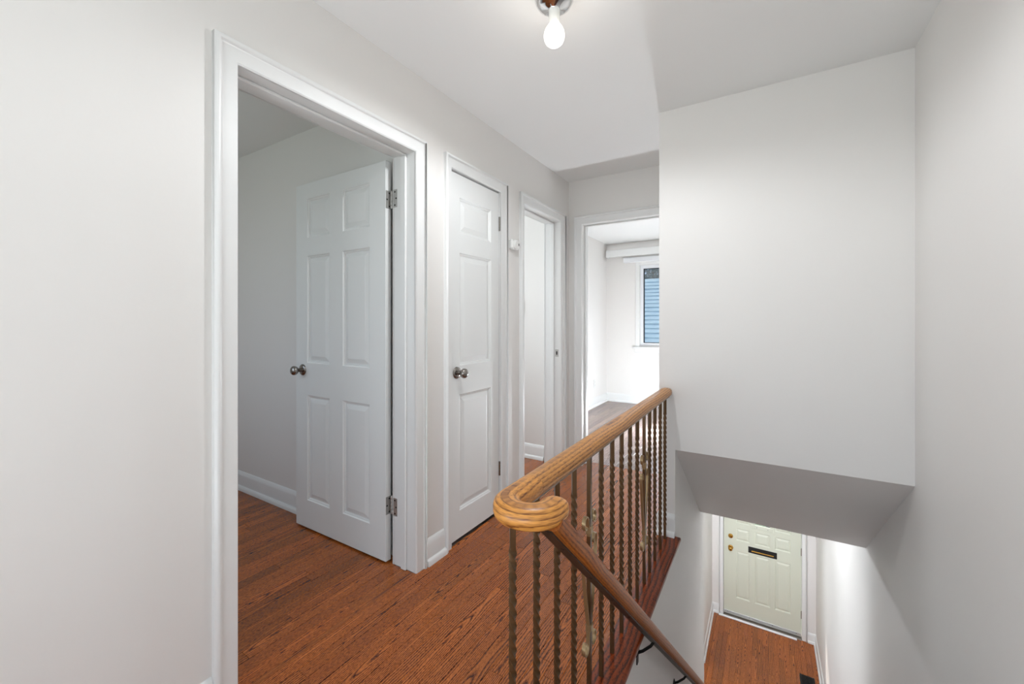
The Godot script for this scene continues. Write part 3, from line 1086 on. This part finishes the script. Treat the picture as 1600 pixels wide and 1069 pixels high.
func scroll(parent: Node3D, z: float, side: int):
	# flat bar in the plane of the railing: curl below, through the collar, out to a curl above; and a small curl over the top collar
	var strips := []
	var pts := []
	for k in 11:                                       # lower curl
		var a := lerpf(-0.5 * PI - 3.9, -0.15, k / 10.0)
		var rad := lerpf(0.009, 0.024, k / 10.0)
		pts.append(Vector2(0.034 - cos(a) * rad, 0.196 + sin(a) * rad * 1.25))
	pts.append(Vector2(0.0105, 0.225))
	pts.append(Vector2(0.009, 0.243))
	pts.append(Vector2(0.012, 0.262))
	for k in 8:
		var t := (k + 1) / 8.0
		pts.append(Vector2(lerpf(0.012, 0.058, t) + sin(t * PI) * 0.004, lerpf(0.262, 0.502, t)))
	for k in 9:                                        # curl at the top, turning in
		var a := lerpf(0.0, 1.35 * PI, (k + 1) / 9.0)
		var rad := lerpf(0.017, 0.008, k / 8.0)
		pts.append(Vector2(0.041 + cos(a) * rad, 0.506 + sin(a) * rad * 1.3))
	strips.append(pts)
	pts = []
	pts.append(Vector2(0.008, 0.535))
	pts.append(Vector2(0.0085, 0.553))
	pts.append(Vector2(0.011, 0.568))
	for k in 13:                                       # small curl above the top collar
		var a := lerpf(PI * 1.05, -PI * 0.75, k / 12.0)
		var rad := lerpf(0.021, 0.01, k / 12.0)
		pts.append(Vector2(0.034 + cos(a) * rad, 0.582 + sin(a) * rad * 1.35))
	strips.append(pts)
	for st in strips:
		var path := []
		for p in st:
			path.append(Vector3(-0.48, p.y, z - side * p.x))
		var s := mb()
		rings(s, sweep(path, [Vector2(-0.0016, -0.006), Vector2(0.0016, -0.006), Vector2(0.0016, 0.006), Vector2(-0.0016, 0.006)], Vector3.RIGHT), true, true, 0.0, Vector2(0, 1), true)
		obj("scroll", s, M.scroll, parent)

func build_fixture():
	var at := Vector3(-0.654, CE, -1.359)
	var d := thing("ceiling_light", "bare white bulb in a round chrome ceiling fitting over the hall", "ceiling light")
	d.position = at
	var s := mb()
	lathe(s, [[0.0, -0.078], [0.022, -0.077], [0.024, -0.074], [0.045, -0.068], [0.062, -0.055], [0.07, -0.04], [0.073, -0.02], [0.073, 0.0]], 40)
	obj("canopy", s, M.chrome, d)
	s = mb()
	lathe(s, [[0.0, -0.126], [0.0165, -0.126], [0.0195, -0.122], [0.0205, -0.08], [0.022, -0.07]], 24)
	obj("socket", s, M.bulb_glass, d)
	s = mb()
	lathe(s, [[0.0, -0.207], [0.011, -0.2055], [0.022, -0.201], [0.0315, -0.192], [0.0365, -0.18], [0.038, -0.168], [0.036, -0.155], [0.031, -0.143], [0.024, -0.133], [0.0165, -0.124]], 28)
	obj("bulb", s, M.bulb, d)
	var sl := SpotLight3D.new()                        # the bulb throws its light down and sideways, little of it back up
	sl.name = "bulb_light"
	sl.position = Vector3(0, -0.172, 0)
	sl.rotation.x = -PI / 2
	sl.spot_angle = 89.0
	sl.spot_angle_attenuation = 0.4
	sl.spot_range = 12.0
	sl.spot_attenuation = 2.0
	sl.light_energy = 0.54
	sl.light_color = rgb8(246, 250, 255)
	sl.light_size = 0.03
	sl.shadow_enabled = true
	d.add_child(sl)
	var l := OmniLight3D.new()
	l.name = "bulb_glow"
	l.position = Vector3(0, -0.172, 0)
	l.light_energy = 0.02
	l.light_color = rgb8(255, 247, 236)
	l.light_size = 0.03
	l.omni_range = 12.0
	l.omni_attenuation = 2.0
	l.shadow_enabled = true
	d.add_child(l)
	d = thing("added_entry_lamp", "added frosted bowl lamp, unseen on the entry ceiling, brightening the stairwell", "ceiling light")  # lamp added out of view to lift the entry and stairwell
	d.position = Vector3(-0.3, LC, -4.6)
	s = mb()
	lathe(s, [[0.0, -0.03], [0.1, -0.03], [0.11, -0.02], [0.11, 0.0]], 28)
	obj("pan", s, M.nickel, d)
	s = mb()
	lathe(s, [[0.0, -0.1], [0.05, -0.097], [0.1, -0.08], [0.135, -0.05], [0.14, -0.031], [0.0, -0.0305]], 28)
	obj("bowl_bulb", s, M.bulb, d)
	l = OmniLight3D.new()
	l.name = "bowl_light"
	l.position = Vector3(0, -0.065, 0)
	l.light_energy = 0.6
	l.light_color = rgb8(244, 248, 255)
	l.light_size = 0.03
	l.omni_range = 12.0
	l.omni_attenuation = 2.0
	l.shadow_enabled = true
	d.add_child(l)
	# unseen spotlight added on the entry ceiling to brighten the front door
	d = thing("added_entry_spotlight", "small added spotlight, unseen on the entry ceiling, brightening the front door", "ceiling light")
	d.position = Vector3(-0.2, LC, -4.0)
	s = mb()
	lathe(s, [[0.0, -0.02], [0.04, -0.02], [0.045, -0.015], [0.045, 0.0]], 24)
	obj("mount", s, M.plastic, d)
	var aim := (Vector3(-0.05, -2.15, -6.63) - Vector3(-0.2, LC - 0.1, -4.0)).normalized()
	var ax := aim.cross(Vector3.UP).normalized()
	X = Transform3D(Basis(ax, aim, ax.cross(aim)), Vector3(0, -0.1, 0))
	s = mb()
	lathe(s, [[0.0, -0.085], [0.018, -0.08], [0.03, -0.06], [0.036, 0.0], [0.036, 0.012]], 24)
	obj("shade", s, M.plastic, d)
	s = mb()
	lathe(s, [[0.033, -0.004], [0.033, 0.0], [0.0, 0.002]], 24)
	obj("lamp_face", s, M.bulb, d)
	X = Transform3D()
	var sp := SpotLight3D.new()
	sp.name = "spot_light"
	sp.spot_angle = 26.0
	sp.spot_angle_attenuation = 1.0
	sp.spot_range = 12.0
	sp.spot_attenuation = 2.0
	sp.light_energy = 3.5
	sp.light_color = rgb8(244, 248, 255)
	sp.light_size = 0.03
	sp.shadow_enabled = true
	d.add_child(sp)
	sp.look_at_from_position(d.position + Vector3(0, -0.1, 0) + aim * 0.02, Vector3(-0.05, -2.15, -6.63))
	# globe light added in place of a flash, out of sight behind the partition
	d = thing("added_flash_globe", "small added globe light, unseen on the bedroom floor, in place of a flash", "lamp")
	d.position = Vector3(-0.84, 0, -4.75)
	s = mb()
	lathe(s, [[0.06, 0.0], [0.06, 0.01], [0.05, 0.018], [0.02, 0.022], [0.018, 0.05]], 24)
	obj("base", s, M.steel, d)
	s = mb()
	var pr := []
	for k in 17:
		var a := PI * k / 16.0
		pr.append([sin(a) * 0.08, 0.125 - cos(a) * 0.08])
	lathe(s, pr, 28)
	obj("globe_bulb", s, M.bulb, d)
	l = OmniLight3D.new()
	l.name = "globe_light"
	l.position = Vector3(0, 0.125, 0)
	l.light_energy = 1.6
	l.light_color = rgb8(236, 246, 255)
	l.light_size = 0.07
	l.omni_range = 12.0
	l.omni_attenuation = 2.0
	l.shadow_enabled = true
	d.add_child(l)

func build_small_things():
	# sensor on the wall strip between closet and doorway
	var d := thing("wall_sensor", "small white wall box with a round dial, right of the closet", "sensor")
	X = facing(Vector3(-1.45, 1.735, -2.345), Vector3.FORWARD, Vector3.RIGHT)
	var s := mb()
	box(s, Vector3(-0.032, -0.034, 0), Vector3(0.04, 0.034, 0.034), 0.009)
	obj("case", s, M.plastic, d)
	var keep := X
	X = keep * Transform3D(Basis(Vector3.RIGHT, Vector3.BACK, Vector3.DOWN), Vector3(0.008, -0.004, 0.034))
	s = mb()
	lathe(s, [[0.034, 0.0], [0.034, 0.012], [0.031, 0.017], [0.024, 0.0185], [0, 0.019]], 28)
	var dl := obj("dial", s, M.plastic, d)
	s = mb()
	box(s, Vector3(0.006, 0.018, -0.008), Vector3(0.0125, 0.0215, 0.008), 0.001)
	obj("slot", s, M.dark_slot, dl)
	X = keep
	X = Transform3D()
	# light switch inside the doorway
	d = thing("light_switch", "white light switch plate half hidden behind the doorway casing", "light switch")
	X = facing(Vector3(-1.895, 1.354, -3.25), Vector3.RIGHT, Vector3.BACK)
	s = mb()
	box(s, Vector3(-0.035, -0.058, 0), Vector3(0.035, 0.058, 0.006), 0.002)
	obj("plate", s, M.plastic, d)
	s = mb()
	box(s, Vector3(-0.016, -0.033, 0.005), Vector3(0.016, 0.033, 0.009), 0.002)
	obj("rocker", s, M.plastic, d)
	X = Transform3D()
	# wall outlet in the bedroom
	d = thing("wall_outlet", "white wall outlet low on the bright bedroom wall", "outlet")
	X = facing(Vector3(-2.11, 0.33, -5.72), Vector3.FORWARD, Vector3.RIGHT)
	s = mb()
	box(s, Vector3(-0.035, -0.058, 0), Vector3(0.035, 0.058, 0.005), 0.002)
	obj("plate", s, M.plastic, d)
	for y in [-0.022, 0.022]:
		s = mb()
		box(s, Vector3(-0.015, y - 0.014, 0.004), Vector3(0.015, y + 0.014, 0.007), 0.002)
		var rc := obj("receptacle", s, M.plastic, d)
		s = mb()
		for x in [-0.006, 0.006]:
			box(s, Vector3(x - 0.001, y - 0.004, 0.0068), Vector3(x + 0.001, y + 0.005, 0.0074))
		obj("slot", s, M.dark_slot, rc)
	X = Transform3D()
	# floor register by the front door
	d = thing("floor_register", "black scrollwork floor vent by the right wall of the entry", "vent")
	X = Transform3D(Basis(), Vector3(0.345, LF, -5.94))
	s = mb()
	box(s, Vector3(0, 0, -0.04), Vector3(0.018, 0.006, 0.27), 0.002)
	box(s, Vector3(0.127, 0, -0.04), Vector3(0.145, 0.006, 0.27), 0.002)
	box(s, Vector3(0.018, 0, -0.04), Vector3(0.127, 0.006, -0.02), 0.002)
	box(s, Vector3(0.018, 0, 0.25), Vector3(0.127, 0.006, 0.27), 0.002)
	obj("frame", s, M.black, d)
	s = mb()
	box(s, Vector3(0.018, 0.0002, -0.02), Vector3(0.127, 0.001, 0.25))
	obj("duct", s, M.dark_slot, d)
	for i in 3:
		for k in 6:
			s = mb()
			X = Transform3D(Basis(), Vector3(0.345 + 0.036 + i * 0.0365, LF + 0.003, -5.94 + 0.003 + k * 0.045))
			var ring := []
			for a in 13:
				var an := TAU * a / 12.0
				ring.append(Vector3(cos(an) * 0.016, 0, sin(an) * 0.02))
			rings(s, sweep(ring, [Vector2(-0.002, -0.0015), Vector2(0.002, -0.0015), Vector2(0.002, 0.0015), Vector2(-0.002, 0.0015)]), false, false)
			box(s, Vector3(-0.0015, -0.0015, -0.0225), Vector3(0.0015, 0.0015, 0.0225))
			box(s, Vector3(-0.018, -0.0015, -0.0015), Vector3(0.018, 0.0015, 0.0015))
			obj("grille", s, M.black, d)
	X = Transform3D()

func build_bedroom_window():
	var w := thing("window_1", "white framed bedroom window with bluish view of a roof", "window")
	w.set_meta("kind", "structure")
	# opening x -1.60..-0.60, y 0.86..2.07 in the wall at z -6.25
	var x0 := -1.60
	var x1 := -0.60
	var y0 := 0.86
	var y1 := 2.07
	X = facing(Vector3(0, 0, -6.25), Vector3.RIGHT, Vector3.BACK)
	var s := mb()
	for e in [[x0 - 0.06, y0 - 0.02, x0 + 0.005, y1 + 0.06], [x1 - 0.005, y0 - 0.02, x1 + 0.06, y1 + 0.06], [x0 + 0.005, y1 - 0.005, x1 - 0.005, y1 + 0.06]]:
		box(s, Vector3(e[0], e[1], 0), Vector3(e[2], e[3], 0.016), 0.004)
	obj("casing", s, M.trim, w)
	s = mb()
	box(s, Vector3(x0 - 0.1, y0 - 0.035, -0.06), Vector3(x1 + 0.1, y0 - 0.005, 0.045), 0.006)
	var sill := obj("sill", s, M.trim, w)
	s = mb()
	box(s, Vector3(x0 - 0.07, y0 - 0.095, 0), Vector3(x1 + 0.07, y0 - 0.035, 0.016), 0.004)
	obj("apron", s, M.trim, sill)
	s = mb()
	var t := 0.05
	box(s, Vector3(x0, y0, -0.1), Vector3(x0 + 0.045, y1, -0.03), 0.004)
	box(s, Vector3(x1 - 0.045, y0, -0.1), Vector3(x1, y1, -0.03), 0.004)
	box(s, Vector3(x0 + 0.045, y0, -0.1), Vector3(x1 - 0.045, y0 + t, -0.03), 0.004)
	box(s, Vector3(x0 + 0.045, y1 - t, -0.1), Vector3(x1 - 0.045, y1, -0.03), 0.004)
	var fr := obj("sash", s, M.vinyl, w)
	s = mb()
	for e in [[x0 + 0.045, y0 + t, x0 + 0.053, y1 - t], [x1 - 0.053, y0 + t, x1 - 0.045, y1 - t], [x0 + 0.053, y0 + t, x1 - 0.053, y0 + t + 0.008], [x0 + 0.053, y1 - t - 0.008, x1 - 0.053, y1 - t]]:
		box(s, Vector3(e[0], e[1], -0.09), Vector3(e[2], e[3], -0.05))
	obj("gasket", s, M.dark_slot, fr)
	s = mb()
	box(s, Vector3(x0 + 0.05, y0 + t, -0.075), Vector3(x1 - 0.05, y1 - t, -0.069))
	obj("pane", s, M.glass, fr)
	X = Transform3D()
	# pelmet and blind head rail above the window
	var p := thing("window_pelmet", "long plain white pelmet board across the bedroom window wall", "pelmet")
	s = mb()
	box(s, Vector3(-2.07, 2.2, -6.12), Vector3(-0.1, 2.305, -6.1), 0.003)
	obj("board", s, M.trim, p)
	for x in [-2.07, -0.12]:
		s = mb()
		box(s, Vector3(x, 2.2, -6.25), Vector3(x + 0.018, 2.305, -6.12), 0.002)
		obj("return", s, M.trim, p)
	p = thing("blind_rail", "white blind head rail mounted just above the bedroom window", "blind rail")
	s = mb()
	box(s, Vector3(-1.83, 2.115, -6.25), Vector3(-0.38, 2.19, -6.19), 0.006)
	obj("head_rail", s, M.vinyl, p)

func build_outside():
	slab("ground", "green lawn outside below the windows", "ground", Vector3(-40, LF - 0.5, -60), Vector3(30, LF - 0.22, 30), M.lawn)
	# the neighbour's house: siding and a shingled roof sloping towards the window
	var h := thing("neighbour_house", "neighbouring house with pale blue shingled roof outside the bedroom window", "house")
	var s := mb()
	box(s, Vector3(-9, LF - 0.22, -21.5), Vector3(3, 0.3, -14.6))
	obj("wall", s, M.siding, h)
	var a := Vector2(-14.0, 0.2)
	var b := Vector2(-18.0, 3.05)
	var courses := 18
	s = mb()
	X = Transform3D()
	quad(s, Vector3(-9.4, a.y - 0.02, a.x), Vector3(3.4, a.y - 0.02, a.x), Vector3(3.4, b.y - 0.02, b.x), Vector3(-9.4, b.y - 0.02, b.x), Vector3(0, 1, 0.6))
	quad(s, Vector3(-9.4, a.y - 0.02, -22.0), Vector3(3.4, a.y - 0.02, -22.0), Vector3(3.4, b.y - 0.02, b.x), Vector3(-9.4, b.y - 0.02, b.x), Vector3(0, 1, -0.6))
	for x in [-9.0, 3.0]:
		tri(s, Vector3(x, a.y - 0.02, a.x), Vector3(x, a.y - 0.02, -22.0), Vector3(x, b.y - 0.02, b.x), Vector3(signf(x), 0, 0))
	var roof := obj("roof", s, M.siding, h)
	for k in courses:
		var p := a.lerp(b, k / float(courses))
		var q := a.lerp(b, (k + 1.12) / float(courses))
		s = mb()
		var r := RandomNumberGenerator.new()
		r.seed = 90 + k
		var x := -9.4 - r.randf() * 0.15
		while x < 3.4:
			var x2 := x + r.randf_range(0.16, 0.34)
			var e := r.randf_range(0.0, 0.012)
			quad(s, Vector3(x, p.y + 0.02 + e, p.x), Vector3(x2 - 0.008, p.y + 0.02 + e, p.x), Vector3(x2 - 0.008, q.y + 0.004, q.x), Vector3(x, q.y + 0.004, q.x), Vector3(0, 1, 0.6))
			quad(s, Vector3(x, p.y + 0.02 + e, p.x), Vector3(x2 - 0.008, p.y + 0.02 + e, p.x), Vector3(x2 - 0.008, p.y - 0.01, p.x), Vector3(x, p.y - 0.01, p.x), Vector3(0, 0, 1))
			x = x2
		obj("shingle_course", s, M.shingle, roof)
	# dark trees behind the roof
	for t in [[-12.2, -26.5, 5.4, 61], [-6.0, -26.5, 6.4, 62], [0.2, -26.5, 5.6, 63]]:
		tree(t[0], t[1], t[2], t[3])
	# leafy branch hanging by the window
	var br := thing("garden_tree", "slim bright green tree branching across the top of the bedroom window", "tree")
	s = mb()
	rings(s, sweep([Vector3(0.05, LF - 0.25, -8.5), Vector3(0.02, 0.2, -8.5), Vector3(-0.05, 1.8, -8.5), Vector3(-0.2, 2.75, -8.5)], circle(0.035, 8), Vector3.BACK), true, true)
	rings(s, sweep([Vector3(-0.2, 2.75, -8.5), Vector3(-0.7, 2.6, -8.5), Vector3(-1.2, 2.38, -8.5), Vector3(-1.72, 2.2, -8.5)], circle(0.012, 7)), true, true)
	obj("trunk", s, M.bark, br)
	var r := RandomNumberGenerator.new()
	r.seed = 77
	for k in 46:
		var t := r.randf()
		var c := Vector3(lerpf(-0.3, -1.74, t), lerpf(2.72, 2.2, t) + r.randf_range(-0.14, 0.12), -8.5 + r.randf_range(-0.15, 0.15))
		s = mb()
		leaf_shape(s, c, r, r.randf_range(0.05, 0.09))
		obj("leaf", s, M.leaf, br)

func leaf_shape(s: SurfaceTool, c: Vector3, r: RandomNumberGenerator, size: float):
	X = Transform3D(Basis.from_euler(Vector3(r.randf() * TAU, r.randf() * TAU, r.randf() * TAU)), c)
	var p := [Vector3(0, -0.5, 0), Vector3(0.28, -0.12, 0.08), Vector3(0.2, 0.25, 0.05), Vector3(0, 0.55, -0.08), Vector3(-0.2, 0.25, 0.05), Vector3(-0.28, -0.12, 0.08)]
	for i in range(1, 5):
		tri(s, p[0] * size, p[i] * size, p[i + 1] * size, Vector3(0, 0, 1))
	X = Transform3D()

func tree(x: float, z: float, top: float, sd: int):
	var names := {61: "dark blue-green tree behind the neighbouring roof, leftmost seen", 62: "tallest dark blue-green tree behind the middle of the neighbouring roof", 63: "dark blue-green tree behind the right part of the neighbouring roof"}
	var d := thing("tree", names[sd], "tree", "trees behind the roof")
	var s := mb()
	rings(s, sweep([Vector3(x, LF - 0.25, z), Vector3(x + 0.1, -0.5, z), Vector3(x, top - 2.0, z)], circle(0.22, 9), Vector3.BACK, [1.0, 0.75, 0.4]), true, true)
	obj("trunk", s, M.bark, d)
	var r := RandomNumberGenerator.new()
	r.seed = sd
	s = mb()
	for k in 5000:
		var v := Vector3(r.randfn(), r.randfn(), r.randfn()).normalized() * pow(r.randf(), 0.4)
		leaf_shape(s, Vector3(x, top - 3.0, z) + v * Vector3(2.9, 3.4, 2.0), r, r.randf_range(0.18, 0.36))
	var c := obj("crown", s, M.leaf_dark, d)
	c.set_meta("kind", "stuff")
